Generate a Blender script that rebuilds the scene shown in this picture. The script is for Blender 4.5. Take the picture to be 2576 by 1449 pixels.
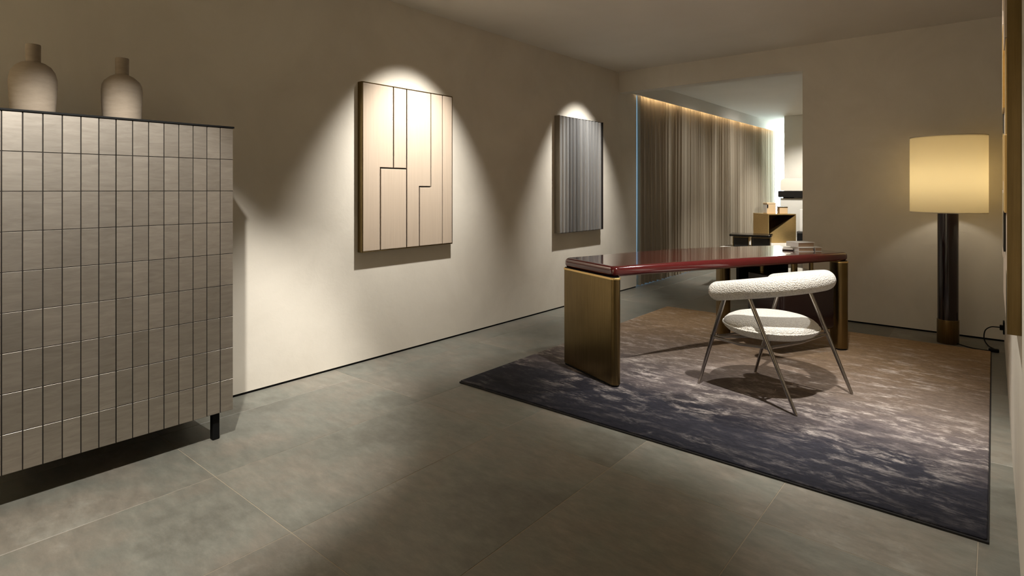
import bpy, bmesh, math, random
from mathutils import Vector, Matrix
random.seed(7)
for o in list(bpy.data.objects): bpy.data.objects.remove(o, do_unlink=True)
SC = bpy.context.scene
COL = SC.collection

# ------------------------------------------------------------------ camera
W_PX, H_PX, F_PX, HORIZON = 2576.0, 1449.0, 1447.0, 476.0
YAW = math.radians(39.949)
CAM_H = 1.17
cd = bpy.data.cameras.new('camera'); cam = bpy.data.objects.new('camera', cd); COL.objects.link(cam)
cam.location = (0, 0, CAM_H); cam.rotation_euler = (math.pi/2, 0, YAW)
cd.sensor_fit = 'HORIZONTAL'; cd.sensor_width = 36.0; cd.lens = 36.0*F_PX/W_PX
cd.shift_y = (HORIZON - H_PX/2)/W_PX
cd.clip_start = 0.01
SC.camera = cam

# ------------------------------------------------------------------ world, exposure
world = bpy.data.worlds.new('world'); SC.world = world; world.use_nodes = True
bg = world.node_tree.nodes['Background']; bg.inputs[0].default_value = (0.42, 0.70, 1.0, 1); bg.inputs[1].default_value = 0.7
SC.view_settings.view_transform = 'Standard'; SC.view_settings.look = 'None'
SC.view_settings.gamma = 1.0; SC.view_settings.use_curve_mapping = False
SC.view_settings.exposure = 0.0

# ------------------------------------------------------------------ lights (recessed ceiling spots, added rear fills, daylight window)
WARM = (1.0, 0.96, 0.89)
FILL = (1.0, 0.89, 0.70)
def spot(name, loc, aim, power, angle, blend, color=WARM, size=0.025):
    l = bpy.data.lights.new(name, 'SPOT'); l.energy = power; l.spot_size = math.radians(angle); l.spot_blend = blend
    l.color = color; l.shadow_soft_size = size
    o = bpy.data.objects.new(name, l); COL.objects.link(o); o.location = loc
    o.rotation_euler = (Vector(aim)-Vector(loc)).to_track_quat('-Z', 'Y').to_euler(); return o
def area(name, loc, aim, power, sx, sy, color):
    l = bpy.data.lights.new(name, 'AREA'); l.shape = 'RECTANGLE'; l.size = sx; l.size_y = sy; l.energy = power; l.color = color
    o = bpy.data.objects.new(name, l); COL.objects.link(o); o.location = loc
    o.rotation_euler = (Vector(aim)-Vector(loc)).to_track_quat('-Z', 'Y').to_euler(); return o
spot('spot_cabinet', (-1.62, 0.56, 2.48), (-2.75, 0.76, 0.40), 320, 60, 0.5)
spot('spot_art_beige', (-2.50, 2.71, 2.48), (-3.25, 2.71, 1.10), 275, 67, 0.95)
spot('spot_art_grey', (-2.62, 4.95, 2.48), (-3.25, 4.95, 1.12), 240, 66, 0.95)
spot('spot_wall_low', (-2.00, 1.90, 2.48), (-3.08, 1.74, 0.05), 200, 36, 0.9)
spot('spot_chair', (-0.50, 2.57, 2.48), (-1.05, 3.45, 0.1), 310, 62, 0.8)
spot('spot_desk', (-0.76, 4.15, 2.48), (-1.25, 3.55, 0.1), 105, 66, 0.8)
spot('spot_desk_rear', (-2.30, 4.10, 2.48), (-1.75, 4.25, 0.0), 110, 56, 0.8)
spot('spot_wall_right', (-0.55, 2.65, 2.48), (0.05, 2.65, 0.55), 150, 58, 0.7)
spot('fill_rear', (-2.2, -0.7, 2.48), (-2.6, -2.2, 1.0), 520, 110, 1.0, FILL)  # added fill behind the camera; bounces off the rear wall to lift the ambient
spot('fill_rear_side', (1.0, 0.2, 2.48), (1.7, 0.2, 1.0), 20, 110, 1.0, FILL)  # second added fill, washes the outer wall for more ambient bounce
spot('spot_curtain', (-1.7, 7.6, 2.40), (-3.25, 7.6, 0.9), 70, 90, 1.0)
spot('spot_curtain_mid', (-1.5, 9.3, 2.40), (-3.25, 9.4, 0.9), 170, 90, 1.0)
spot('spot_display', (-1.7, 7.1, 2.40), (-2.1, 7.8, 0.5), 190, 70, 0.8)
spot('spot_display_far', (-2.1, 9.5, 2.40), (-2.4, 10.4, 0.9), 170, 80, 0.8)
area('daylight_window', (-3.75, 12.45, 1.2), (-3.0, 12.45, 1.2), 850, 1.1, 2.3, (0.72, 0.87, 1.0))

# ------------------------------------------------------------------ helpers
def tag(o, label=None, cat=None, group=None, kind=None):
    if label: o['label'] = label
    if cat: o['category'] = cat
    if group: o['group'] = group
    if kind: o['kind'] = kind
    return o
def root(name, loc, label, cat, group=None, rz=0.0):
    o = bpy.data.objects.new(name, None); COL.objects.link(o); o.location = loc; o.rotation_euler = (0, 0, rz)
    o.empty_display_size = 0.1
    return tag(o, label, cat, group)
def wl(o):
    v = Vector((0, 0, 0))
    while o is not None: v = v + Vector(o.location); o = o.parent
    return v
def mk(name, bm, mat, parent=None, smooth=False, loc=None, local=False):
    """link a bmesh as one object; unless local, its coordinates are world ones and are shifted to sit under parent"""
    base = wl(parent) if parent else Vector((0, 0, 0))
    if loc is not None: base = base + Vector(loc)
    if not local and base.length > 0: bmesh.ops.translate(bm, verts=bm.verts, vec=-base)
    bmesh.ops.recalc_face_normals(bm, faces=bm.faces)
    me = bpy.data.meshes.new(name); bm.to_mesh(me); bm.free()
    if smooth:
        for p in me.polygons: p.use_smooth = True
    if mat: me.materials.append(mat)
    o = bpy.data.objects.new(name, me); COL.objects.link(o)
    if parent: o.parent = parent
    if loc is not None: o.location = loc
    return o
def autosmooth(o, deg=35):
    me = o.data
    bm = bmesh.new(); bm.from_mesh(me)
    for e in bm.edges:
        e.smooth = not (len(e.link_faces) == 2 and e.calc_face_angle(0) > math.radians(deg))
    for f in bm.faces: f.smooth = True
    bm.to_mesh(me); bm.free(); return o
def box(bm, x0, x1, y0, y1, z0, z1, bev=0.0, seg=1):
    vs = [bm.verts.new((x, y, z)) for x in (x0, x1) for y in (y0, y1) for z in (z0, z1)]
    fs = [bm.faces.new([vs[i] for i in q]) for q in ((0,1,3,2),(4,6,7,5),(0,4,5,1),(2,3,7,6),(0,2,6,4),(1,5,7,3))]
    if bev:
        es = {e for f in fs for e in f.edges}
        bmesh.ops.bevel(bm, geom=list(es), offset=bev, segments=seg, profile=0.5, affect='EDGES')
    return bm
def boxbm(*a, **k): return box(bmesh.new(), *a, **k)
def prism(bm, pts, z0, z1, axis='z'):
    """extrude polygon pts along axis. axis x: pts are (y,z)"""
    def P(p, t): return (p[0], p[1], t) if axis == 'z' else ((t, p[0], p[1]) if axis == 'x' else (p[0], t, p[1]))
    a = [bm.verts.new(P(p, z0)) for p in pts]; b = [bm.verts.new(P(p, z1)) for p in pts]
    n = len(pts); bm.faces.new(a); bm.faces.new(b)
    for i in range(n): bm.faces.new((a[i], a[(i+1) % n], b[(i+1) % n], b[i]))
    return bm
def lathe(bm, prof, c, n=32):
    """prof: list of (r,z) from bottom to top, about vertical axis through c"""
    rings = []
    for r, z in prof:
        if r <= 1e-6: rings.append([bm.verts.new((c[0], c[1], c[2]+z))])
        else: rings.append([bm.verts.new((c[0]+r*math.cos(2*math.pi*i/n), c[1]+r*math.sin(2*math.pi*i/n), c[2]+z)) for i in range(n)])
    for a, b in zip(rings, rings[1:]):
        if len(a) == 1 and len(b) == 1: continue
        if len(a) == 1:
            for i in range(n): bm.faces.new((a[0], b[i], b[(i+1) % n]))
        elif len(b) == 1:
            for i in range(n): bm.faces.new((a[i], a[(i+1) % n], b[0]))
        else:
            for i in range(n): bm.faces.new((a[i], a[(i+1) % n], b[(i+1) % n], b[i]))
    return bm
def tube(bm, pts, rads, n=14, cap='flat'):
    pts = [Vector(p) for p in pts]
    if not isinstance(rads, (list, tuple)): rads = [rads]*len(pts)
    rads = list(rads)
    if cap == 'round':
        d0 = (pts[0]-pts[1]).normalized(); d1 = (pts[-1]-pts[-2]).normalized(); r0 = rads[0]; r1 = rads[-1]; k = 7
        pre = [(pts[0]+d0*r0*math.sin(a), r0*math.cos(a)) for a in [math.pi/2*(1-j/k) for j in range(k)]]
        post = [(pts[-1]+d1*r1*math.sin(a), r1*math.cos(a)) for a in [math.pi/2*(j+1)/k for j in range(k)]]
        pts = [p for p, _ in pre]+pts+[p for p, _ in post]
        rads = [max(r, 1e-4) for _, r in pre]+rads+[max(r, 1e-4) for _, r in post]
    rings = []; up = None
    for i, p in enumerate(pts):
        t = (pts[min(i+1, len(pts)-1)]-pts[max(i-1, 0)]).normalized()
        if up is None:
            up = Vector((0, 0, 1)) if abs(t.z) < 0.9 else Vector((1, 0, 0))
        s = t.cross(up).normalized(); up = s.cross(t).normalized()
        rings.append([bm.verts.new(p + (s*math.cos(2*math.pi*j/n)+up*math.sin(2*math.pi*j/n))*rads[i]) for j in range(n)])
    for a, b in zip(rings, rings[1:]):
        for j in range(n): bm.faces.new((a[j], a[(j+1) % n], b[(j+1) % n], b[j]))
    bm.faces.new(rings[0]); bm.faces.new(rings[-1])
    return bm
def inset(pts, d):
    n = len(pts); out = []
    for i in range(n):
        a = Vector(pts[i-1]); b = Vector(pts[i]); c = Vector(pts[(i+1) % n])
        t1 = (b-a).normalized(); t2 = (c-b).normalized()
        n1 = Vector((-t1.y, t1.x)); n2 = Vector((-t2.y, t2.x)); m = (n1+n2)
        m = m.normalized()/max(0.5, (m.normalized().dot(n1)))
        out.append(tuple(b+m*d))
    return out
def slab(bm, pts, z0, z1, rt=0.0, rb=0.0, seg=6):
    """slab over a counter-clockwise outline with rounded top and bottom edges"""
    loops = []
    if rb:
        for i in range(seg): a = math.pi/2*(1-i/seg); loops.append((rb*(1-math.cos(a)), z0+rb*(1-math.sin(a))))
    loops.append((0, z0+rb))
    loops.append((0, z1-rt))
    if rt:
        for i in range(1, seg+1): a = math.pi/2*i/seg; loops.append((rt*(1-math.cos(a)), z1-rt*(1-math.sin(a))))
    if rb: loops.insert(0, (rb+0.003, z0))
    if rt: loops.append((rt+0.003, z1))
    rings = [[bm.verts.new((x, y, z)) for x, y in inset(pts, d)] for d, z in loops]
    n = len(pts)
    for a, b in zip(rings, rings[1:]):
        for i in range(n): bm.faces.new((a[i], a[(i+1) % n], b[(i+1) % n], b[i]))
    bm.faces.new(rings[0]); bm.faces.new(rings[-1])
    return bm
def round_poly(pts, rads, seg=7):
    n = len(pts); out = []
    for i in range(n):
        p = Vector(pts[i]); a = (Vector(pts[i-1])-p); b = (Vector(pts[(i+1) % n])-p); r = rads[i] if isinstance(rads, (list, tuple)) else rads
        if r <= 0: out.append(tuple(p)); continue
        la, lb = a.length, b.length; a.normalize(); b.normalize()
        ang = a.angle(b); d = min(r/math.tan(ang/2), la*0.49, lb*0.49)
        p0 = p+a*d; p1 = p+b*d
        for k in range(seg+1):
            t = k/seg; q = p0*(1-t)**2+p*2*t*(1-t)+p1*t*t; out.append(tuple(q))
    return out

# ------------------------------------------------------------------ materials
def mat(name):
    m = bpy.data.materials.new(name); m.use_nodes = True
    nt = m.node_tree; b = nt.nodes['Principled BSDF']; return m, nt, b
def setp(b, color=None, rough=None, metal=None, **k):
    if color: b.inputs['Base Color'].default_value = (*color, 1)
    if rough is not None: b.inputs['Roughness'].default_value = rough
    if metal is not None: b.inputs['Metallic'].default_value = metal
    for n, v in k.items(): b.inputs[n.replace('_', ' ')].default_value = v
def nd(nt, t, **k):
    n = nt.nodes.new(t)
    for a, v in k.items(): setattr(n, a, v)
    return n
def coords(nt, scale=(1, 1, 1), kind='Object', rot=(0, 0, 0)):
    tc = nd(nt, 'ShaderNodeTexCoord'); mp = nd(nt, 'ShaderNodeMapping'); mp.inputs['Scale'].default_value = scale
    mp.inputs['Rotation'].default_value = rot
    nt.links.new(tc.outputs[kind], mp.inputs['Vector']); return mp.outputs['Vector']
def wpos(nt, scale=(1, 1, 1), loc=(0, 0, 0)):
    g = nd(nt, 'ShaderNodeNewGeometry'); mp = nd(nt, 'ShaderNodeMapping'); mp.inputs['Scale'].default_value = scale
    mp.inputs['Location'].default_value = loc
    nt.links.new(g.outputs['Position'], mp.inputs['Vector']); return mp.outputs['Vector']
def noise(nt, vec, scale, detail=4, rough=0.55, dist=0.0):
    n = nd(nt, 'ShaderNodeTexNoise'); n.inputs['Scale'].default_value = scale; n.inputs['Detail'].default_value = detail
    n.inputs['Roughness'].default_value = rough; n.inputs['Distortion'].default_value = dist
    nt.links.new(vec, n.inputs['Vector']); return n.outputs['Fac']
def ramp(nt, fac, stops, interp='LINEAR'):
    r = nd(nt, 'ShaderNodeValToRGB'); r.color_ramp.interpolation = interp
    e = r.color_ramp.elements
    while len(e) < len(stops): e.new(0.5)
    for el, (p, c) in zip(e, stops): el.position = p; el.color = (*c, 1) if len(c) == 3 else c
    nt.links.new(fac, r.inputs['Fac']); return r.outputs['Color']
def mixc(nt, fac, a, b, blend='MIX'):
    m = nd(nt, 'ShaderNodeMix', data_type='RGBA', blend_type=blend)
    for s, v in ((m.inputs[0], fac), (m.inputs[6], a), (m.inputs[7], b)):
        if hasattr(v, 'links') or hasattr(v, 'is_linked'): nt.links.new(v, s)
        elif isinstance(v, (int, float)): s.default_value = v
        else: s.default_value = (*v, 1)
    return m.outputs[2]
def bump(nt, b, h, strength, dist=0.01):
    n = nd(nt, 'ShaderNodeBump'); n.inputs['Strength'].default_value = strength; n.inputs['Distance'].default_value = dist
    nt.links.new(h, n.inputs['Height']); nt.links.new(n.outputs['Normal'], b.inputs['Normal'])
def math_(nt, op, a, b=None):
    m = nd(nt, 'ShaderNodeMath', operation=op)
    for s, v in ((m.inputs[0], a), (m.inputs[1], b)):
        if v is None: continue
        if isinstance(v, (int, float)): s.default_value = v
        else: nt.links.new(v, s)
    return m.outputs[0]
def g3(v): return (v, v, v)

def plaster(name, c1, c2, rough=0.75):
    m, nt, b = mat(name); v = wpos(nt)
    f = noise(nt, v, 1.6, 6, 0.6, 0.6); c = ramp(nt, f, [(0.3, c1), (0.7, c2)])
    nt.links.new(c, b.inputs['Base Color']); setp(b, rough=rough); b.inputs['Specular IOR Level'].default_value = 0.3
    bump(nt, b, noise(nt, v, 14, 5, 0.6, 0.4), 0.06, 0.02); return m
M = {}
M['wall'] = plaster('wall_plaster', (0.63, 0.58, 0.50), (0.72, 0.67, 0.585))
M['ceil'] = plaster('ceiling_paint', (0.69, 0.65, 0.58), (0.73, 0.69, 0.62))
M['white'] = plaster('white_paint', (0.70, 0.67, 0.60), (0.75, 0.72, 0.65))
def stone():
    m, nt, b = mat('floor_stone'); v = wpos(nt)
    oi = nd(nt, 'ShaderNodeObjectInfo')
    off = nd(nt, 'ShaderNodeVectorMath', operation='MULTIPLY_ADD')
    nt.links.new(oi.outputs['Random'], off.inputs[0]); off.inputs[1].default_value = (13, 7, 5); nt.links.new(v, off.inputs[2])
    vv = off.outputs[0]
    f1 = noise(nt, vv, 1.7, 8, 0.68, 0.15)
    base = ramp(nt, f1, [(0.28, (0.100, 0.092, 0.075)), (0.45, (0.158, 0.158, 0.134)), (0.58, (0.178, 0.160, 0.132)), (0.75, (0.265, 0.265, 0.232))])
    mp = nd(nt, 'ShaderNodeMapping'); mp.inputs['Scale'].default_value = (1.0, 2.6, 1); mp.inputs['Rotation'].default_value = (0, 0, 0.6)
    nt.links.new(vv, mp.inputs['Vector'])
    f2 = noise(nt, mp.outputs['Vector'], 9, 10, 0.76, 0.15)
    c2 = ramp(nt, f2, [(0.30, g3(0.76)), (0.5, g3(1.0)), (0.70, g3(1.26))])
    c = mixc(nt, 1.0, base, c2, 'MULTIPLY')
    rv = nd(nt, 'ShaderNodeMapRange'); nt.links.new(oi.outputs['Random'], rv.inputs[0]); rv.inputs[3].default_value = 0.88; rv.inputs[4].default_value = 1.1
    cc = nd(nt, 'ShaderNodeCombineColor')
    for i in range(3): nt.links.new(rv.outputs[0], cc.inputs[i])
    c = mixc(nt, 1.0, c, cc.outputs[0], 'MULTIPLY')
    nt.links.new(c, b.inputs['Base Color'])
    r = nd(nt, 'ShaderNodeMapRange'); nt.links.new(f2, r.inputs[0]); r.inputs[3].default_value = 0.34; r.inputs[4].default_value = 0.56
    nt.links.new(r.outputs[0], b.inputs['Roughness']); bump(nt, b, f2, 0.12, 0.004)
    b.inputs['Specular IOR Level'].default_value = 0.45
    return m
M['stone'] = stone()
def simple(name, color, rough=0.5, metal=0.0, **k):
    m, nt, b = mat(name); setp(b, color, rough, metal, **k); return m
M['taupe'] = simple('taupe_lacquer', (0.23, 0.195, 0.15), 0.45)
M['grout'] = simple('grout', (0.30, 0.255, 0.19), 0.9)
M['black'] = simple('matt_black', (0.005, 0.005, 0.005), 0.6, Specular_IOR_Level=0.15)
M['black_gloss'] = simple('black_lacquer', (0.012, 0.011, 0.010), 0.18)
M['dark_shell'] = simple('dark_carcass', (0.016, 0.013, 0.011), 0.6, Specular_IOR_Level=0.2)
def brushed(name, c1, c2, rough, metal, scale, aniso_axis_scale, bstr=0.05):
    m, nt, b = mat(name); v = wpos(nt, aniso_axis_scale); f = noise(nt, v, scale, 5, 0.6)
    f2 = noise(nt, wpos(nt), 3.0, 3, 0.5, 0.3)
    c = ramp(nt, math_(nt, 'MULTIPLY_ADD', f, 0.5), [(0.3, c1), (0.7, c2)])
    mm = nt.nodes[-1]
    s = math_(nt, 'ADD', math_(nt, 'MULTIPLY', f, 0.5), math_(nt, 'MULTIPLY', f2, 0.5))
    c = ramp(nt, s, [(0.35, c1), (0.65, c2)])
    nt.links.new(c, b.inputs['Base Color']); setp(b, rough=rough, metal=metal)
    bump(nt, b, f, bstr, 0.002); return m
M['brass'] = brushed('aged_brass', (0.175, 0.122, 0.052), (0.25, 0.177, 0.078), 0.34, 1.0, 30, (4, 4, 0.15))
M['brass_light'] = brushed('light_brass', (0.55, 0.38, 0.16), (0.66, 0.47, 0.21), 0.38, 0.8, 30, (1, 1, 4))
M['gold'] = simple('polished_gold', (0.85, 0.60, 0.26), 0.38, 0.9)
M['steel'] = simple('dark_polished_metal', (0.33, 0.30, 0.27), 0.16, 1.0)
def lacquer(name, c, coat=1.0):
    m, nt, b = mat(name); setp(b, c, 0.12); b.inputs['Coat Weight'].default_value = coat; b.inputs['Coat Roughness'].default_value = 0.04
    b.inputs['Coat IOR'].default_value = 1.42; return m
M['burgundy'] = lacquer('burgundy_lacquer', (0.075, 0.0075, 0.008))
M['burgundy_dark'] = lacquer('dark_burgundy_lacquer', (0.010, 0.0035, 0.0035), 0.3)
def tilemat():
    m, nt, b = mat('satin_taupe_tile'); oi = nd(nt, 'ShaderNodeObjectInfo')
    v = coords(nt, (1, 1, 6)); off = nd(nt, 'ShaderNodeVectorMath', operation='MULTIPLY_ADD')
    nt.links.new(oi.outputs['Random'], off.inputs[0]); off.inputs[1].default_value = (31, 17, 23); nt.links.new(v, off.inputs[2])
    f = noise(nt, off.outputs[0], 9, 6, 0.65, 0.7)
    c = ramp(nt, f, [(0.3, (0.34, 0.305, 0.262)), (0.7, (0.44, 0.40, 0.35))])
    rv = nd(nt, 'ShaderNodeMapRange'); nt.links.new(oi.outputs['Random'], rv.inputs[0]); rv.inputs[3].default_value = 0.9; rv.inputs[4].default_value = 1.08
    cc = nd(nt, 'ShaderNodeCombineColor')
    for i in range(3): nt.links.new(rv.outputs[0], cc.inputs[i])
    nt.links.new(mixc(nt, 1.0, c, cc.outputs[0], 'MULTIPLY'), b.inputs['Base Color'])
    setp(b, rough=0.43, metal=0.88); bump(nt, b, f, 0.06, 0.003); return m
M['tile'] = tilemat()
def artmat():
    m, nt, b = mat('champagne_satin'); f = noise(nt, wpos(nt, (1, 40, 1)), 3, 4, 0.6)
    c = ramp(nt, f, [(0.3, (0.52, 0.42, 0.325)), (0.7, (0.57, 0.465, 0.365))]); nt.links.new(c, b.inputs['Base Color'])
    setp(b, rough=0.4, metal=0.1); return m
M['art'] = artmat()
def pleat():
    m, nt, b = mat('pewter_pleat'); oi = nd(nt, 'ShaderNodeObjectInfo')
    c = ramp(nt, oi.outputs['Random'], [(0.0, (0.26, 0.26, 0.265)), (1.0, (0.60, 0.60, 0.60))]); nt.links.new(c, b.inputs['Base Color'])
    setp(b, rough=0.30, metal=0.8); bump(nt, b, noise(nt, wpos(nt, (60, 60, 0.6)), 6, 3), 0.08, 0.002); return m
M['pleat'] = pleat()
def ceramic():
    m, nt, b = mat('matt_clay'); f = noise(nt, coords(nt, (1, 1, 3)), 18, 5, 0.6)
    c = ramp(nt, f, [(0.3, (0.29, 0.235, 0.178)), (0.7, (0.35, 0.288, 0.22))]); nt.links.new(c, b.inputs['Base Color']); setp(b, rough=0.85)
    bump(nt, b, f, 0.15, 0.003); return m
M['clay'] = ceramic()
def boucle():
    m, nt, b = mat('cream_boucle'); v = coords(nt)
    vo = nd(nt, 'ShaderNodeTexVoronoi'); vo.inputs['Scale'].default_value = 150; nt.links.new(v, vo.inputs['Vector'])
    n = noise(nt, v, 200, 3, 0.6)
    h = math_(nt, 'ADD', math_(nt, 'MULTIPLY', vo.outputs['Distance'], -1.0), math_(nt, 'MULTIPLY', n, 0.6))
    c = ramp(nt, vo.outputs['Distance'], [(0.0, (0.82, 0.80, 0.76)), (0.75, (0.58, 0.545, 0.49))]); nt.links.new(c, b.inputs['Base Color'])
    setp(b, rough=0.95); b.inputs['Sheen Weight'].default_value = 0.3; bump(nt, b, h, 0.9, 0.005); return m
M['boucle'] = boucle()
def rugmat():
    m, nt, b = mat('viscose_rug'); 
    g = nd(nt, 'ShaderNodeNewGeometry'); sp = nd(nt, 'ShaderNodeSeparateXYZ'); nt.links.new(g.outputs['Position'], sp.inputs[0])
    t = nd(nt, 'ShaderNodeMapRange'); nt.links.new(sp.outputs['Y'], t.inputs[0]); t.inputs[1].default_value = 2.45; t.inputs[2].default_value = 5.34
    big = noise(nt, wpos(nt, (1.0, 2.4, 1)), 1.5, 5, 0.6, 0.4)
    mid = noise(nt, wpos(nt, (1.0, 2.2, 1), (3, 1, 0)), 6.5, 9, 0.72, 0.4)
    fine = noise(nt, wpos(nt, (1.0, 4.0, 1)), 30, 7, 0.75, 0.4)
    tt = math_(nt, 'ADD', t.outputs[0], math_(nt, 'MULTIPLY', math_(nt, 'SUBTRACT', big, 0.5), 0.22))
    tt = math_(nt, 'ADD', tt, math_(nt, 'MULTIPLY', math_(nt, 'SUBTRACT', mid, 0.5), 0.22))
    base = ramp(nt, tt, [(0.0, (0.010, 0.010, 0.015)), (0.15, (0.022, 0.0215, 0.029)), (0.30, (0.130, 0.108, 0.106)), (0.42, (0.185, 0.145, 0.122)), (0.62, (0.185, 0.128, 0.085)), (1.0, (0.34, 0.22, 0.115))])
    pale = ramp(nt, mid, [(0.49, g3(0)), (0.64, g3(1))])  # pale blotches: the rug's own streaks plus sheen highlights painted into the colour
    zone = ramp(nt, t.outputs[0], [(0.0, g3(0.10)), (0.12, g3(0.25)), (0.26, g3(0.95)), (0.5, g3(0.70)), (1.0, g3(0.40))])
    fm = ramp(nt, fine, [(0.35, g3(0.25)), (0.65, g3(1))])
    bigm = ramp(nt, noise(nt, wpos(nt, (1.0, 1.5, 1), (7, 2, 0)), 2.2, 3, 0.5), [(0.38, g3(0.15)), (0.58, g3(1))])
    k = mixc(nt, 1.0, mixc(nt, 1.0, mixc(nt, 1.0, pale, bigm, 'MULTIPLY'), zone, 'MULTIPLY'), fm, 'MULTIPLY')
    c = mixc(nt, k, base, (0.66, 0.59, 0.545))
    fc = ramp(nt, fine, [(0.3, g3(0.55)), (0.7, g3(1.45))])
    c = mixc(nt, 1.0, c, fc, 'MULTIPLY')
    nt.links.new(c, b.inputs['Base Color']); setp(b, rough=0.75); b.inputs['Specular IOR Level'].default_value = 0.12
    pile = noise(nt, wpos(nt), 420, 2, 0.6)
    h = math_(nt, 'ADD', math_(nt, 'MULTIPLY', fine, 0.8), math_(nt, 'MULTIPLY', pile, 0.5)); bump(nt, b, h, 0.35, 0.006)
    return m
M['rug'] = rugmat()
M['rug_edge'] = simple('rug_binding', (0.012, 0.011, 0.012), 0.9)
def cloth(name, c, trans, tcol):
    m, nt, b = mat(name); setp(b, c, 0.9); b.inputs['Specular IOR Level'].default_value = 0.1
    t = nd(nt, 'ShaderNodeBsdfTranslucent'); t.inputs['Color'].default_value = (*tcol, 1)
    mx = nd(nt, 'ShaderNodeMixShader'); mx.inputs[0].default_value = trans
    out = nt.nodes['Material Output']; nt.links.new(b.outputs[0], mx.inputs[1]); nt.links.new(t.outputs[0], mx.inputs[2]); nt.links.new(mx.outputs[0], out.inputs['Surface'])
    w = noise(nt, wpos(nt, (1, 1, 0.3)), 90, 3, 0.6); bump(nt, b, w, 0.1, 0.002)
    return m
M['curtain'] = cloth('taupe_sheer', (0.40, 0.34, 0.26), 0.03, (0.50, 0.45, 0.36))
M['shade'] = cloth('cream_shade', (0.80, 0.74, 0.60), 0.6, (0.90, 0.81, 0.60))
M['cream'] = simple('cream_fabric', (0.66, 0.61, 0.51), 0.85)
M['book_white'] = simple('white_cover', (0.80, 0.77, 0.72), 0.5)
M['paper'] = simple('page_edges', (0.42, 0.29, 0.19), 0.9)
M['paper_white'] = simple('white_paper', (0.78, 0.73, 0.66), 0.85)
M['tan'] = simple('tan_card', (0.62, 0.46, 0.28), 0.6)
M['grey_dark'] = simple('dark_grey', (0.05, 0.048, 0.045), 0.45)
def emit(name, c, s):
    m, nt, b = mat(name); setp(b, (0, 0, 0)); b.inputs['Emission Color'].default_value = (*c, 1); b.inputs['Emission Strength'].default_value = s; return m
M['led'] = emit('led_strip', (1.0, 0.74, 0.42), 60)
def glassm():
    m, nt, b = mat('window_glass'); tr = nd(nt, 'ShaderNodeBsdfTransparent'); tr.inputs['Color'].default_value = (0.92, 0.96, 0.97, 1)
    gl = nd(nt, 'ShaderNodeBsdfGlossy'); gl.inputs['Roughness'].default_value = 0.02
    mx = nd(nt, 'ShaderNodeMixShader'); mx.inputs[0].default_value = 0.06
    nt.links.new(tr.outputs[0], mx.inputs[1]); nt.links.new(gl.outputs[0], mx.inputs[2]); nt.links.new(mx.outputs[0], nt.nodes['Material Output'].inputs['Surface']); return m
M['glass'] = glassm()
M['frame'] = simple('window_frame_metal', (0.10, 0.10, 0.10), 0.4)

# ------------------------------------------------------------------ setting
WXL, WYB, WXR = -3.27, 5.80, 0.062
def struct(name, bm, m, label, cat, parent=None):
    o = mk(name, bm, m, parent)
    if parent is None: tag(o, label, cat, kind='structure')
    return o
X1, Y0, Y1 = 1.75, -2.26, 13.0
floor = struct('floor', boxbm(-3.9, X1+0.2, Y0-0.2, Y1+0.2, -0.12, -0.0010), M['grout'], 'grey green stone tile floor with pale joints', 'floor')
JX, JY, TW, TL = -0.04, 1.02, 0.598, 1.095
tb = boxbm(-TW/2+0.0012, TW/2-0.0012, -TL/2+0.0012, TL/2-0.0012, -0.01, 0.0, bev=0.001)
first = None
for i in range(-6, 3):
    for j in range(-3, 11):
        p = (JX+(i+0.5)*TW, JY+(j+0.5)*TL, 0)
        if first is None:
            first = mk('tile', tb, M['stone'], floor, loc=p, local=True)
        else:
            o = first.copy(); COL.objects.link(o); o.parent = floor; o.location = p
SG = 0.014
struct('wall_left', boxbm(-3.47, WXL, Y0-0.2, 6.217, SG, 2.6), M['wall'], 'long beige plaster wall hung with two artworks', 'wall')
struct('baseboard_left', boxbm(-3.46, WXL-0.006, Y0-0.2, 6.21, 0.0, SG), M['black'], 'black recessed skirting line along the long plaster wall', 'baseboard')
bm = bmesh.new(); box(bm, -1.355, X1, WYB, WYB+0.15, SG, 2.6); box(bm, -3.30, -1.355, WYB, WYB+0.15, 2.268, 2.6)
struct('wall_back', bm, M['wall'], 'beige back wall with a wide opening to the curtained room', 'wall')
struct('baseboard_back', boxbm(-1.349, X1, WYB+0.006, WYB+0.144, 0.0, SG), M['black'], 'black recessed skirting line behind the floor lamp', 'baseboard')
bm = bmesh.new(); box(bm, -3.5, X1+0.2, Y0-0.2, WYB+0.15, 2.5, 2.7); box(bm, -3.9, X1+0.2, WYB+0.15, Y1+0.2, 2.5, 2.7); box(bm, -3.215, X1+0.2, WYB+0.15, Y1, 2.45, 2.5)
struct('ceiling', bm, M['ceil'], 'plain warm white ceiling', 'ceiling')
struct('wall_right', boxbm(WXR, 0.20, 1.45, WYB, 0.0, 2.5), M['wall'], 'plaster partition wall at the right edge carrying a brass edged artwork', 'wall')
struct('wall_outer', boxbm(X1, X1+0.2, Y0-0.2, Y1+0.2, 0, 2.6), M['wall'], 'beige outer side wall', 'wall')
struct('wall_rear', boxbm(-3.3, X1, Y0-0.2, Y0, 0, 2.6), M['wall'], 'beige wall behind the viewer', 'wall')
struct('wall_far', boxbm(-3.9, X1, Y1, Y1+0.2, 0, 2.6), M['white'], 'far end wall of the curtained room', 'wall')
struct('wall_inner', boxbm(-2.81, X1, 10.77, 11.05, 0, 2.45), M['white'], 'pale wall beside the bright window in the curtained room', 'wall')
struct('trim_1', boxbm(-3.235, -3.215, WYB+0.15, Y1, 2.285, 2.5), M['ceil'], 'pelmet board in front of the curtain top', 'pelmet')
w = struct('window_1', boxbm(-3.47, -3.43, 6.217, Y1, 0.0, 0.05), M['frame'], 'full height window wall behind the curtain', 'window')
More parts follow.
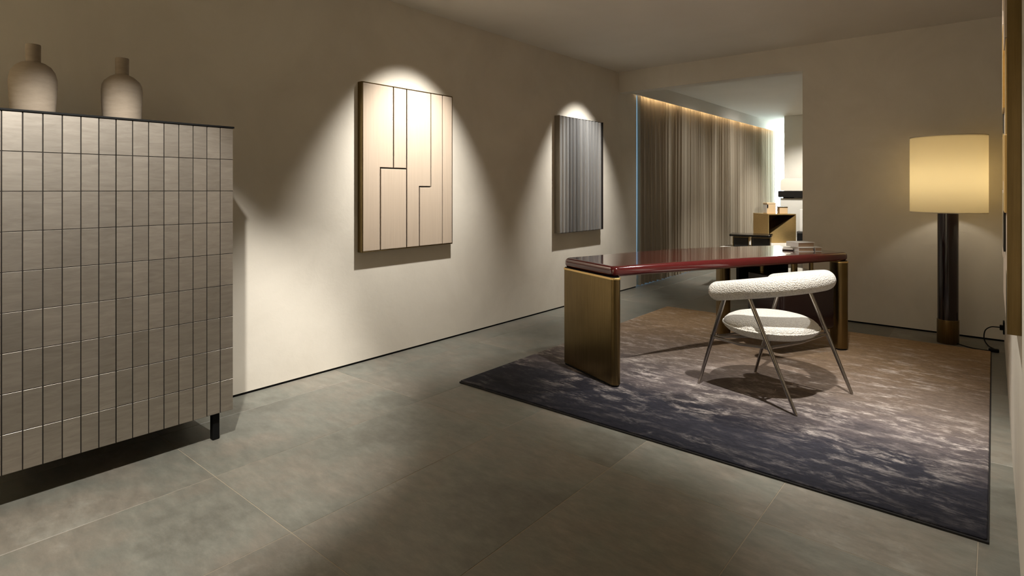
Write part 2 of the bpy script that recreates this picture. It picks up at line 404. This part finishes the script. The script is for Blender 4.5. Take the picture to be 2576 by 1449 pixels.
mk('window_head', boxbm(-3.47, -3.43, 6.217, Y1, 2.44, 2.5), M['frame'], w)
for i in range(6): 
    y = 6.24+i*1.34; mk('mullion', boxbm(-3.47, -3.43, y-0.02, y+0.02, 0.05, 2.44), M['frame'], w)
    if i < 5: mk('pane', boxbm(-3.455, -3.447, y+0.02, y+1.32, 0.05, 2.44), M['glass'], w)

# ------------------------------------------------------------------ curtain and its light strip
bm = bmesh.new(); NY, NZ = 620, 14
ya, yb = 6.285, 11.93
rows = []
for k in range(NZ+1):
    z = 0.014+(2.44-0.014)*k/NZ; row = []
    for i in range(NY+1):
        s = i/NY; y = ya+(yb-ya)*s
        ph = 2*math.pi*(s*56)+1.1*math.sin(s*37)+0.9*math.sin(s*91+1.0)+0.25*(1-k/NZ)*math.sin(s*140)
        amp = 0.027+0.009*math.sin(s*61+2)+0.006*(1-k/NZ)
        x = -3.29+amp*math.sin(ph)+0.006*math.sin(s*23+3*k/NZ)
        row.append(bm.verts.new((x, y+0.018*math.cos(ph)+0.02*(1-k/NZ)*math.sin(s*17), z)))
    rows.append(row)
for k in range(NZ):
    for i in range(NY): bm.faces.new((rows[k][i], rows[k][i+1], rows[k+1][i+1], rows[k+1][i]))
cu = mk('curtain', bm, M['curtain'], smooth=True); tag(cu, 'full height taupe pleated curtain across the window wall of the far room', 'curtain')
t = root('light_strip', (-3.238, 6.2, 2.33), 'glowing warm light strip hidden at the top of the curtain', 'light strip')
mk('channel', boxbm(-3.245, -3.236, 6.23, 12.0, 2.33, 2.345), M['frame'], t)
mk('diffuser', boxbm(-3.247, -3.245, 6.23, 12.0, 2.332, 2.343), M['led'], t)

# ------------------------------------------------------------------ rug
RX0, RX1, RY0, RY1, RZ = -2.475, -0.012, 2.458, 5.34, 0.016
rg = root('rug', ((RX0+RX1)/2, (RY0+RY1)/2, 0), 'large rug fading from slate blue to tan under the desk', 'rug')
bm = bmesh.new(); slab(bm, round_poly([(RX0+.004, RY0+.004), (RX1-.004, RY0+.004), (RX1-.004, RY1-.004), (RX0+.004, RY1-.004)], 0.01, 3), 0.008, RZ, 0.005, 0, 3)
mk('pile', bm, M['rug'], rg)
mk('binding', boxbm(RX0, RX1, RY0, RY1, 0.0, 0.009, bev=0.002), M['rug_edge'], rg)

# ------------------------------------------------------------------ cabinet
CX, CZ0, CZ1, CYR = -2.757, 0.130, 1.457, 1.239
NCOL, NROW, CW = 8, 9, 0.0592
CH = (CZ1-CZ0)/NROW
CYL = CYR-2*NCOL*CW
cab = root('cabinet', (-3.0, (CYL+CYR)/2, 0), 'tall cabinet with two doors faced in satin taupe tiles', 'cabinet')
mk('body', boxbm(-3.255, CX-0.028, CYL+0.002, CYR-0.002, CZ0+0.002, CZ1, bev=0.002), M['dark_shell'], cab)
tag(mk('top', boxbm(-3.258, CX+0.004, CYL-0.003, CYR+0.004, CZ1, CZ1+0.008, bev=0.001), M['black'], cab), 'thin black top plate')
tmesh = None
for d in range(2):
    y0 = CYL+d*NCOL*CW
    door = mk('door', boxbm(CX-0.027, CX-0.0024, y0+0.0012, y0+NCOL*CW-0.0012, CZ0, CZ1-0.001), M['dark_shell'], cab)
    for c in range(NCOL):
        for r in range(NROW):
            p = Vector((CX-0.009, y0+(c+0.5)*CW, CZ0+(r+0.5)*CH))-wl(cab)
            if tmesh is None:
                o = mk('tile', boxbm(0, 0.009, -CW/2+0.0019, CW/2-0.0019, -CH/2+0.0013, CH/2-0.0013, bev=0.0006, seg=1), M['tile'], door, loc=p, local=True); tmesh = o
            else:
                o = tmesh.copy(); COL.objects.link(o); o.parent = door; o.location = p
for (x, y) in ((-2.80, CYR-0.066), (-3.20, CYR-0.066), (-2.80, CYL+0.066), (-3.20, CYL+0.066)):
    mk('leg', boxbm(x-0.016, x+0.016, y-0.016, y+0.016, 0.0, CZ0+0.01, bev=0.004, seg=2), M['black'], cab)

# ------------------------------------------------------------------ vases
def vase(c, prof, neckprof, label):
    v = root('vase', c, label, 'vase', 'clay vases on the cabinet')
    o = mk('body', lathe(bmesh.new(), prof, c, 48), M['clay'], v, smooth=True)
    o = mk('neck', lathe(bmesh.new(), neckprof, c, 40), M['clay'], v, smooth=True); autosmooth(o, 40)
vz = CZ1+0.008
vase((-2.99, 0.542, vz), [(0, 0.002), (0.060, 0.0), (0.068, 0.006), (0.0725, 0.025), (0.076, 0.08), (0.0785, 0.13), (0.0775, 0.155), (0.071, 0.182), (0.058, 0.203), (0.040, 0.216), (0.020, 0.223), (0, 0.225)],
     [(0.0255, 0.214), (0.0245, 0.225), (0.0250, 0.288), (0.0240, 0.292), (0.0215, 0.291), (0.0205, 0.283), (0.0205, 0.230), (0, 0.230)], 'broad round shouldered clay vase near the left edge of the photo')
vase((-2.99, 0.853, vz), [(0, 0.002), (0.060, 0.0), (0.070, 0.005), (0.0735, 0.02), (0.0765, 0.09), (0.0775, 0.145), (0.0755, 0.168), (0.067, 0.186), (0.045, 0.206), (0.022, 0.218), (0, 0.220)],
     [(0.0255, 0.207), (0.0255, 0.222), (0.0265, 0.286), (0.0255, 0.290), (0.0225, 0.289), (0.0215, 0.281), (0.0215, 0.228), (0, 0.228)], 'clay vase with sloping shoulders near the middle of the cabinet top')

# ------------------------------------------------------------------ artworks on the long wall
def poly_panel(name, pts, x0, x1, m, parent, gap=0.0035):
    q = inset(pts, gap); o = mk(name, prism(bmesh.new(), q, x0, x1, 'x'), m, parent)
    bmv = o.modifiers.new('edge', 'BEVEL'); bmv.width = 0.0022; bmv.segments = 2; bmv.limit_method = 'ANGLE'
    return o
a0, a1, az0, az1 = 2.292, 3.126, 0.747, 1.890
art = root('wall_panel', (WXL, (a0+a1)/2, az0), 'champagne relief panel of stepped vertical slabs in a brass frame', 'artwork')
mk('backing', boxbm(WXL, -3.232, a0+0.004, a1-0.004, az0+0.004, az1-0.004), M['dark_shell'], art)
fw = 0.005
for (y0, y1, z0, z1) in ((a0, a0+fw, az0, az1), (a1-fw, a1, az0, az1), (a0+fw, a1-fw, az0, az0+fw), (a0+fw, a1-fw, az1-fw, az1)):
    mk('frame_edge', boxbm(WXL, -3.220, y0, y1, z0, z1, bev=0.001), M['brass'], art)
L = [a0+fw-.002, 2.441, 2.553, 2.671, 2.790, 2.902, 3.019, a1-fw+.002]; B, T = az0+fw-.002, az1-fw+.002; z1_, z2_ = 1.316, 1.188
for pts in ([(L[0], B), (L[1], B), (L[1], z1_), (L[2], z1_), (L[2], T), (L[0], T)],
            [(L[2], z1_), (L[3], z1_), (L[3], T), (L[2], T)],
            [(L[1], B), (L[3], B), (L[3], z1_), (L[1], z1_)],
            [(L[3], B), (L[4], B), (L[4], z2_), (L[5], z2_), (L[5], T), (L[3], T)],
            [(L[4], B), (L[6], B), (L[6], T), (L[5], T), (L[5], z2_), (L[4], z2_)],
            [(L[6], B), (L[7], B), (L[7], T), (L[6], T)]):
    poly_panel('panel', pts, -3.232, -3.219, M['art'], art, 0.0048)
b0, b1, bz0, bz1 = 4.545, 5.360, 0.742, 1.886
art2 = root('wall_panel', (WXL, (b0+b1)/2, bz0), 'pewter grey pleated relief panel in a dark frame above the desk end', 'artwork')
mk('backing', boxbm(WXL, -3.238, b0+0.004, b1-0.004, bz0+0.004, bz1-0.004), M['dark_shell'], art2)
mk('frame_edge', boxbm(WXL, -3.208, b0, b0+0.006, bz0, bz1, bev=0.001), M['taupe'], art2)
mk('frame_edge', boxbm(WXL, -3.212, b1-0.006, b1, bz0, bz1, bev=0.001), M['dark_shell'], art2)
mk('frame_edge', boxbm(WXL, -3.226, b0+0.006, b1-0.006, bz1-0.005, bz1, bev=0.001), M['dark_shell'], art2)
mk('frame_edge', boxbm(WXL, -3.2105, b0+0.006, b1-0.006, bz0, bz0+0.004), M['dark_shell'], art2)
NP = 13; pw = (b1-b0-0.014)/NP
pr = []
for k in range(NP):
    y0 = b0+0.007+k*pw
    if k == 0:
        o = mk('pleat', prism(bmesh.new(), [(0, -0.003), (0, pw), (0.012, pw*0.86), (0.024, pw*0.42), (0.026, pw*0.30), (0.022, pw*0.14), (0.012, 0)], bz0+0.004-bz0, bz1-0.006-bz0), M['pleat'], art2, loc=(-3.238-WXL, y0-(b0+b1)/2, 0), local=True)
        autosmooth(o, 50); pr = o
    else:
        o = pr.copy(); COL.objects.link(o); o.parent = art2; o.location = (-3.238-WXL, y0-(b0+b1)/2, 0)
# artwork on the partition wall, seen edge-on
c0, c1, cz0, cz1 = 2.22, 3.09, 0.745, 1.890
art3 = root('wall_panel', (WXR, (c0+c1)/2, cz0), 'brass edged relief panel of dark and gold blocks seen edge on at the right', 'artwork')
mk('backing', boxbm(0.034, WXR, c0+0.006, c1, cz0+0.004, cz1-0.004), M['dark_shell'], art3)
mk('frame_edge', boxbm(0.0295, WXR, c0, c0+0.006, cz0, cz1, bev=0.001), M['brass'], art3)
for (z0, z1) in ((cz0, cz0+0.005), (cz1-0.005, cz1)): mk('frame_edge', boxbm(0.031, WXR, c0+0.006, c1, z0, z1, bev=0.001), M['brass'], art3)
ncol, rnd = 4, random.Random(3)
for i in range(ncol):
    z = cz0+0.006; yy0 = c0+0.007+i*(c1-c0-0.008)/ncol; yy1 = yy0+(c1-c0-0.008)/ncol-0.003
    while z < cz1-0.02:
        h = min(rnd.uniform(0.12, 0.30), cz1-0.007-z)
        if cz1-0.007-(z+h) < 0.06: h = cz1-0.007-z
        d = rnd.choice([0.024, 0.027, 0.030]); mm = rnd.choice([M['gold'], M['black_gloss'], M['brass_light'], M['art']])
        mk('block', boxbm(d, 0.034, yy0, yy1, z, z+h-0.003, bev=0.001), mm, art3); z += h

# ------------------------------------------------------------------ desk
DFL = Vector((-1.70, 2.99)); DC = Vector((0.449, 0.893)).normalized(); DN = Vector((-DC.y, DC.x))
def dp(a, p): v = DFL+DC*a+DN*p; return (v.x, v.y)
DZ = RZ
ZT0, ZT1 = 0.655, 0.717
desk = root('desk', (*dp(0.95, 0.3), DZ), 'burgundy lacquered desk with a bowed back edge and brass slab legs', 'desk')
back = [(1.925, 0.55), (1.80, 0.585), (1.65, 0.618), (1.5, 0.642), (1.35, 0.658), (1.2, 0.668), (1.05, 0.672), (0.9, 0.668), (0.75, 0.652), (0.6, 0.630), (0.45, 0.604), (0.3, 0.575), (0.15, 0.545), (0.05, 0.527), (-0.085, 0.505)]
front = [(-0.035, -0.022), (0.2, -0.010), (0.45, -0.004), (0.7, -0.004), (0.95, -0.008), (1.2, -0.014), (1.5, -0.022), (1.75, -0.028), (1.965, -0.030)]
pts = [dp(*q) for q in front+back]
rads = [0.045]+[0.0]*(len(front)-2)+[0.05]+[0.05]+[0.0]*(len(back)-2)+[0.05]
out = round_poly(pts, rads, 8)
bm = slab(bmesh.new(), out, ZT0, ZT1, 0.026, 0.024, 8)
autosmooth(mk('desktop', bm, M['burgundy'], desk), 25)
def stadium(p0, p1, w, n=10):
    a = Vector(p0); b = Vector(p1); t = (b-a).normalized(); s = Vector((-t.y, t.x)); r = w/2; out = []
    for k in range(n+1):
        th = -math.pi/2+math.pi*k/n; out.append(tuple(b-t*r+(t*math.cos(th)+s*math.sin(th))*r))
    for k in range(n+1):
        th = math.pi/2+math.pi*k/n; out.append(tuple(a+t*r+(t*math.cos(th)+s*math.sin(th))*r))
    return out
def desk_leg(p0, p1, w, square=False):
    if square:
        a = Vector(p0); b = Vector(p1); t = (b-a).normalized(); s = Vector((-t.y, t.x))*w/2
        q = round_poly([tuple(a-s), tuple(b-s), tuple(b+s), tuple(a+s)], w*0.42, 8)
    else: q = stadium(p0, p1, w)
    lg = mk('leg', slab(bmesh.new(), q, DZ+0.010, 0.643, 0.0, 0.006, 3), M['brass'], desk); autosmooth(lg, 30)
    tag(mk('trim', slab(bmesh.new(), inset(q, -0.003), 0.642, 0.653, 0.004, 0, 3), M['gold'], lg), 'polished gold trim line')
    mk('foot', slab(bmesh.new(), inset(q, 0.006), DZ, DZ+0.010, 0, 0), M['black'], lg)
    mk('neck', slab(bmesh.new(), inset(q, 0.004), 0.652, ZT0+0.001, 0, 0), M['black'], lg)
desk_leg(dp(-0.058, 0.508), dp(-0.014, -0.034), 0.064)
desk_leg(dp(1.935, 0.085), dp(1.905, -0.030), 0.085, True)
desk_leg(dp(1.44, 0.70), dp(1.40, 0.585), 0.085, True)
ped = [dp(1.32, -0.01), dp(1.83, -0.02), dp(1.83, 0.31), dp(1.32, 0.31)]
pq = round_poly(ped, 0.035, 6)
pd = mk('drawer_unit', slab(bmesh.new(), pq, 0.173, 0.575, 0.01, 0.03, 5), M['burgundy_dark'], desk); autosmooth(pd, 30)
for a, p in ((1.50, 0.06), (1.68, 0.06), (1.42, 0.26), (1.76, 0.26)):
    c = dp(a, p); mk('spacer', lathe(bmesh.new(), [(0, 0), (0.014, 0), (0.014, 0.085), (0, 0.085)], (c[0], c[1], 0.573), 16), M['brass'], pd)
mk('apron', slab(bmesh.new(), [dp(1.30, 0.36), dp(1.80, 0.36), dp(1.80, 0.385), dp(1.30, 0.385)], 0.50, ZT0+0.002), M['black'], desk)

# ------------------------------------------------------------------ books on the desk
def book(c, w, d, h, rz, z, label, cover, pages, tilt=0.0):
    b = root('book', (c[0], c[1], z), label, 'book', 'books on the desk', rz)
    def P(n, bm, m): return mk(n, bm, m, b, local=True)
    t = max(0.003, h*0.12)
    P('cover', boxbm(-w/2, w/2, -d/2, d/2, h-t, h, bev=0.0008), cover)
    P('cover', boxbm(-w/2, w/2, -d/2, d/2, 0, t, bev=0.0008), cover)
    P('spine', boxbm(-w/2, -w/2+t, -d/2, d/2, t, h-t), cover)
    P('pages', boxbm(-w/2+t, w/2-0.005, -d/2+0.004, d/2-0.004, t, h-t), pages)
    return b
RZB = math.radians(39.9)
book((-1.080, 4.612), 0.115, 0.120, 0.030, RZB, ZT1, 'white book lying under the thick white book on the desk', M['book_white'], M['paper'])
book((-1.008, 4.682), 0.052, 0.100, 0.030, RZB-0.05, ZT1, 'small white book beside the book stack nearest the lamp', M['book_white'], M['paper'])
book((-1.095, 4.622), 0.140, 0.125, 0.036, RZB+0.22, ZT1+0.030, 'thick white book with tan pages on top of the stack', M['book_white'], M['paper'])
nb = root('notebook', (-1.176, 4.612, ZT1), 'thin cream notebook lying left of the book stack', 'notebook', None, RZB-0.5)
mk('cover', boxbm(-0.036, 0.036, -0.055, 0.055, 0, 0.006, bev=0.001), M['black_gloss'], nb, local=True)
mk('pages', boxbm(-0.035, 0.035, -0.054, 0.054, 0.006, 0.018, bev=0.002), M['paper_white'], nb, local=True)

# ------------------------------------------------------------------ chair
CC = Vector((-0.9606, 3.486)); CYAW = math.radians(163.53); CF = Vector((math.cos(CYAW), math.sin(CYAW))); CS = Vector((CF.y, -CF.x))
ZB, KB, RB = 0.6245, 0.2045, 0.0545
def cp(x, y, z=None):
    v = CC+CF*x+CS*y; return Vector((v.x, v.y, ZB-KB*x if z is None else z))
chair = root('armchair', (CC.x, CC.y, RZ), 'cream boucle chair with a curved tube back and splayed metal legs', 'chair')
BW = 0.2673
path = [cp(0.16, BW), cp(0.12, BW), cp(0.08, BW), cp(0.04, BW)]
path += [cp(-0.249*math.sin(a), BW*math.cos(a)) for a in [math.pi*i/26 for i in range(27)]]
path += [cp(0.045, -BW), cp(0.09, -BW), cp(0.135, -BW), cp(0.179, -BW)]
bo = mk('backrest', tube(bmesh.new(), path, RB, 28, 'round'), M['boucle'], chair, smooth=True)
# pebble seat
bm = bmesh.new(); prof = []
SR, ST, SBOT = 0.252, 0.066, 0.066
for i in range(13):
    a = -math.pi/2+math.pi*i/12; r = SR*(abs(math.cos(a))**0.66); h = (ST if a > 0 else SBOT)*math.copysign(abs(math.sin(a))**1.0, a); prof.append((max(r, 0), h))
prof[0] = (0, prof[0][1]); prof[-1] = (0, prof[-1][1])
sc = (CC.x-0.020, CC.y-0.016, 0.398)
lathe(bm, prof, sc, 48)
st = mk('seat', bm, M['boucle'], chair, smooth=True)
mk('piping', tube(bmesh.new(), [(sc[0]+(SR+0.001)*math.cos(2*math.pi*i/60), sc[1]+(SR+0.001)*math.sin(2*math.pi*i/60), sc[2]) for i in range(61)], 0.005, 8), M['boucle'], st, smooth=True)
feet = [Vector((-1.344, 3.333, RZ+0.003)), Vector((-0.771, 3.173, RZ+0.003)), Vector((-0.613, 3.712, RZ+0.003)), Vector((-1.157, 3.780, RZ+0.003))]
tops = [cp(0.124, -BW), cp(0.004, -BW), cp(-0.028, BW), cp(0.121, BW)]
mids = []
for ft, tp in zip(feet, tops):
    m1 = ft.lerp(tp, 0.50); m2 = ft.lerp(tp, 0.525)
    lg = mk('leg', tube(bmesh.new(), [ft, ft.lerp(tp, 0.02), m1, tp], [0.0075, 0.0085, 0.0115, 0.0115], 14), M['steel'], chair); autosmooth(lg, 40)
    c = mk('collar', tube(bmesh.new(), [m1, m2], 0.014, 14), M['steel'], lg); autosmooth(c, 40)
    mids.append(ft.lerp(tp, 0.515))
for i in range(4):
    a, b = mids[i], mids[(i+1) % 4]
    s = mk('stretcher', tube(bmesh.new(), [a, a.lerp(b, 0.5)-Vector((0, 0, 0.012)), b], 0.008, 10), M['steel'], chair); autosmooth(s, 60)
hub = Vector((sc[0], sc[1], 0.325))
for i in (0, 2):
    s = mk('seat_support', tube(bmesh.new(), [mids[i], hub, mids[i+1]], 0.007, 10), M['steel'], chair); autosmooth(s, 60)

# ------------------------------------------------------------------ floor lamp
LX, LY = -0.268, 5.495
lamp = root('floor_lamp', (LX, LY, 0), 'floor lamp with a cream drum shade on a dark burgundy column', 'lamp')
o = mk('base', lathe(bmesh.new(), [(0, 0), (0.068, 0), (0.069, 0.002), (0.069, 0.178), (0.067, 0.180), (0, 0.180)], (LX, LY, 0), 40), M['brass'], lamp); autosmooth(o, 40)
o = mk('column', lathe(bmesh.new(), [(0, 0.180), (0.0655, 0.180), (0.0655, 1.03), (0.062, 1.034), (0, 1.034)], (LX, LY, 0), 40), M['burgundy_dark'], lamp); autosmooth(o, 40)
R1 = 0.240
bm = lathe(bmesh.new(), [(R1, 0.992), (R1, 1.572), (R1-0.003, 1.572), (R1-0.003, 0.992), (R1, 0.992)], (LX, LY, 0), 64)
sh = mk('lamp_shade', bm, M['shade'], lamp); autosmooth(sh, 40)
for z in (0.992, 1.568): 
    bm = lathe(bmesh.new(), [(R1+0.001, z), (R1+0.001, z+0.005), (R1-0.004, z+0.005), (R1-0.004, z), (R1+0.001, z)], (LX, LY, 0), 64); mk('rim', bm, M['cream'], sh)
mk('diffuser', lathe(bmesh.new(), [(0, 1.562), (R1-0.004, 1.562), (R1-0.004, 1.567), (0, 1.567)], (LX, LY, 0), 64), M['cream'], sh)
for k in range(3):
    a = k*2*math.pi/3+math.pi/2; mk('shade_arm', tube(bmesh.new(), [(LX, LY, 0.998), (LX+0.237*math.cos(a), LY+0.237*math.sin(a), 0.998)], 0.002, 8), M['brass'], lamp)
mk('bulb', lathe(bmesh.new(), [(0, 1.034), (0.014, 1.034), (0.014, 1.09), (0.03, 1.13), (0.034, 1.16), (0.028, 1.185), (0, 1.197)], (LX, LY, 0), 20), M['shade'], lamp, smooth=True)
pl = bpy.data.lights.new('lamp_light', 'POINT'); pl.energy = 4.0; pl.color = (1.0, 0.94, 0.82); pl.shadow_soft_size = 0.05
po = bpy.data.objects.new('lamp_light', pl); COL.objects.link(po); po.parent = lamp; po.location = (0, 0, 1.24)
# its cord
cordpts = [(-0.21, 5.45, 0.012), (-0.13, 5.40, 0.006), (-0.06, 5.385, 0.006), (-0.01, 5.40, 0.006), (0.005, 5.46, 0.006), (-0.03, 5.53, 0.010), (-0.055, 5.56, 0.05), (-0.05, 5.58, 0.11), (-0.02, 5.60, 0.138), (0.015, 5.61, 0.142), (0.038, 5.61, 0.142)]
def smooth_path(p, n=6):
    p = [Vector(q) for q in p]; out = []
    for i in range(len(p)-1):
        a, b, c, d = p[max(i-1, 0)], p[i], p[i+1], p[min(i+2, len(p)-1)]
        for k in range(n):
            t = k/n; out.append(0.5*((2*b)+(c-a)*t+(2*a-5*b+4*c-d)*t*t+(3*b-a-3*c+d)*t**3))
    out.append(p[-1]); return out
cord = root('power_cord', (-0.05, 5.42, 0), 'black lamp cord looping up to a socket in the corner', 'cord')
mk('cable', tube(bmesh.new(), smooth_path(cordpts), 0.004, 8), M['black'], cord, smooth=True)
mk('plug', boxbm(0.033, 0.052, 5.59, 5.63, 0.125, 0.16, bev=0.004, seg=2), M['black'], cord)
mk('foot_switch', boxbm(-0.03, 0.03, 5.375, 5.415, 0.0, 0.022, bev=0.006, seg=2), M['black'], cord)
sk = root('wall_socket', (WXR, 5.61, 0.10), 'black wall socket low on the partition wall', 'socket')
mk('plate', boxbm(0.052, WXR, 5.565, 5.655, 0.10, 0.19, bev=0.002), M['black'], sk)

# ------------------------------------------------------------------ display in the curtained room
PZ = 0.478
pf = root('display_platform', (-1.85, 8.3, 0), 'low white display platform behind the desk in the far room', 'platform')
mk('body', boxbm(-2.535, -1.20, 6.92, 9.0, 0.03, PZ, bev=0.004), M['white'], pf)
mk('plinth', boxbm(-2.50, -1.23, 6.96, 8.96, 0.0, 0.03), M['black'], pf)
# black low table
kx, ky, rz = -2.26, 7.22, math.radians(12)
tbk = root('side_table', (kx, ky, PZ), 'small black table with brass edged panel legs on the platform', 'table', None, rz)
def LP(n, bm, m, par): return mk(n, bm, m, par, local=True)
LP('table_top', slab(bmesh.new(), round_poly([(-0.235, -0.15), (0.235, -0.15), (0.235, 0.15), (-0.235, 0.15)], 0.03, 4), 0.125, 0.148, 0.004, 0.004, 3), M['black_gloss'], tbk)
for x0, x1 in ((-0.19, -0.015), (0.015, 0.22)):
    lg = LP('leg_panel', slab(bmesh.new(), round_poly([(x0, -0.12), (x1, -0.12), (x1, 0.12), (x0, 0.12)], 0.02, 3), 0.0, 0.125), M['black_gloss'], tbk)
    for x in (x0, x1): LP('brass_edge', boxbm(x-0.004, x+0.004, -0.126, -0.119, 0.0, 0.118), M['brass'], lg)
    LP('brass_edge', boxbm(x0, x1, -0.126, -0.119, 0.112, 0.118), M['brass'], lg)
# brass cube table with a triangular opening, standing corner-on
K = Vector((-2.226, 7.787)); e1 = Vector((0.708, 0.706)); e2 = Vector((-0.706, 0.708)); S = 0.377; HZ = 0.372
cubec = K+(e1+e2)*S/2
cb = root('side_table', (cubec.x, cubec.y, PZ), 'brass cube table with a triangular opening on the platform', 'table', None, math.radians(45))
h = S/2; tk = 0.012
LP('table_top', boxbm(-h, h, -h, h, HZ-tk, HZ, bev=0.001), M['brass_light'], cb)
LP('base', boxbm(-h, h, -h, h, 0, tk, bev=0.001), M['brass_light'], cb)
LP('side_panel', boxbm(-h, -h+tk, -h, h, tk, HZ-tk), M['brass_light'], cb)
LP('side_panel', boxbm(h-tk, h, -h, h, tk, HZ-tk), M['brass_light'], cb)
LP('back_panel', boxbm(-h+tk, h-tk, h-tk, h, tk, HZ-tk), M['brass'], cb)
LP('front_panel', prism(bmesh.new(), [(-h+tk, tk), (h-tk, tk), (h-tk, HZ-tk-0.01), (-h+tk, 0.11)], -h, -h+tk, 'y'), M['brass_light'], cb)
LP('slope', prism(bmesh.new(), [(-h+tk, 0.10), (h-tk, HZ-tk-0.02), (h-tk, HZ-tk-0.01), (-h+tk, 0.11)], -h+tk, h-tk, 'y'), M['brass'], cb)
def crate(name, loc, rz, w, d, h, m1, m2, label, cat):
    r = root(name, loc, label, cat, None, rz)
    LP('body', boxbm(-w/2, w/2, -d/2, d/2, 0, h*0.86, bev=0.003), m1, r); LP('lid', boxbm(-w/2-.002, w/2+.002, -d/2-.002, d/2+.002, h*0.86, h, bev=0.002), m2, r); return r
topz = PZ+HZ
bx = crate('storage_box', (cubec.x-0.035, cubec.y-0.085, topz), math.radians(45), 0.12, 0.10, 0.145, M['tan'], M['tan'], 'tan box with a white front and dark mark on the brass cube', 'box')
LP('front_label', boxbm(-0.0635, -0.061, -0.046, 0.046, 0.01, 0.115), M['book_white'], bx)
LP('dark_mark', boxbm(-0.061, -0.045, -0.0535, -0.0505, 0.075, 0.12), M['black'], bx)
crate('storage_box', (cubec.x+0.085, cubec.y+0.06, topz), math.radians(30), 0.10, 0.12, 0.09, M['tan'], M['brass'], 'short brown box at the back of the brass cube top', 'box')
# tall plinth with a black console and cream pouf, farther back
pl2 = root('display_plinth', (-2.1, 10.45, 0), 'tall pale plinth carrying the black console by the far window', 'plinth')
mk('body', boxbm(-2.735, -1.40, 10.25, 10.68, 0.0, 1.005, bev=0.004), M['white'], pl2)
mk('cap', boxbm(-2.735, -1.40, 10.25, 10.68, 1.005, 1.02, bev=0.002), M['cream'], pl2)
cs = root('console', (-2.1, 10.45, 1.02), 'black low console on the tall pale plinth', 'console')
mk('table_top', boxbm(-2.765, -1.45, 10.22, 10.70, 1.037, 1.142, bev=0.004), M['black_gloss'], cs)
for x in (-2.66, -1.55): mk('leg', boxbm(x-0.04, x+0.04, 10.28, 10.64, 1.02, 1.037), M['black'], cs)
pu = root('pouf', (-2.1, 10.45, 1.142), 'cream upholstered pouf with a rounded top on the black console', 'pouf')
bm = prism(bmesh.new(), round_poly([(-2.74, 1.144), (-1.65, 1.144), (-1.65, 1.350), (-2.74, 1.350)], [0.01, 0.01, 0.08, 0.08], 8), 10.27, 10.66, 'y')
autosmooth(mk('cushion', bm, M['cream'], pu), 40)
# slim items next to the brass cube
crate('storage_box', (-1.815, 7.95, PZ), math.radians(5), 0.19, 0.16, 0.16, M['black'], M['grey_dark'], 'black box beside the brass cube by the opening edge', 'box')
bn = root('bookend', (-1.825, 7.95, PZ+0.16), 'white and brass upright block on the black box', 'ornament')
mk('brass_slab', boxbm(-1.835, -1.765, 7.90, 8.00, PZ+0.16, PZ+0.46, bev=0.002), M['brass_light'], bn)
mk('white_slab', boxbm(-1.880, -1.837, 7.90, 8.00, PZ+0.16, PZ+0.44, bev=0.002), M['book_white'], bn)
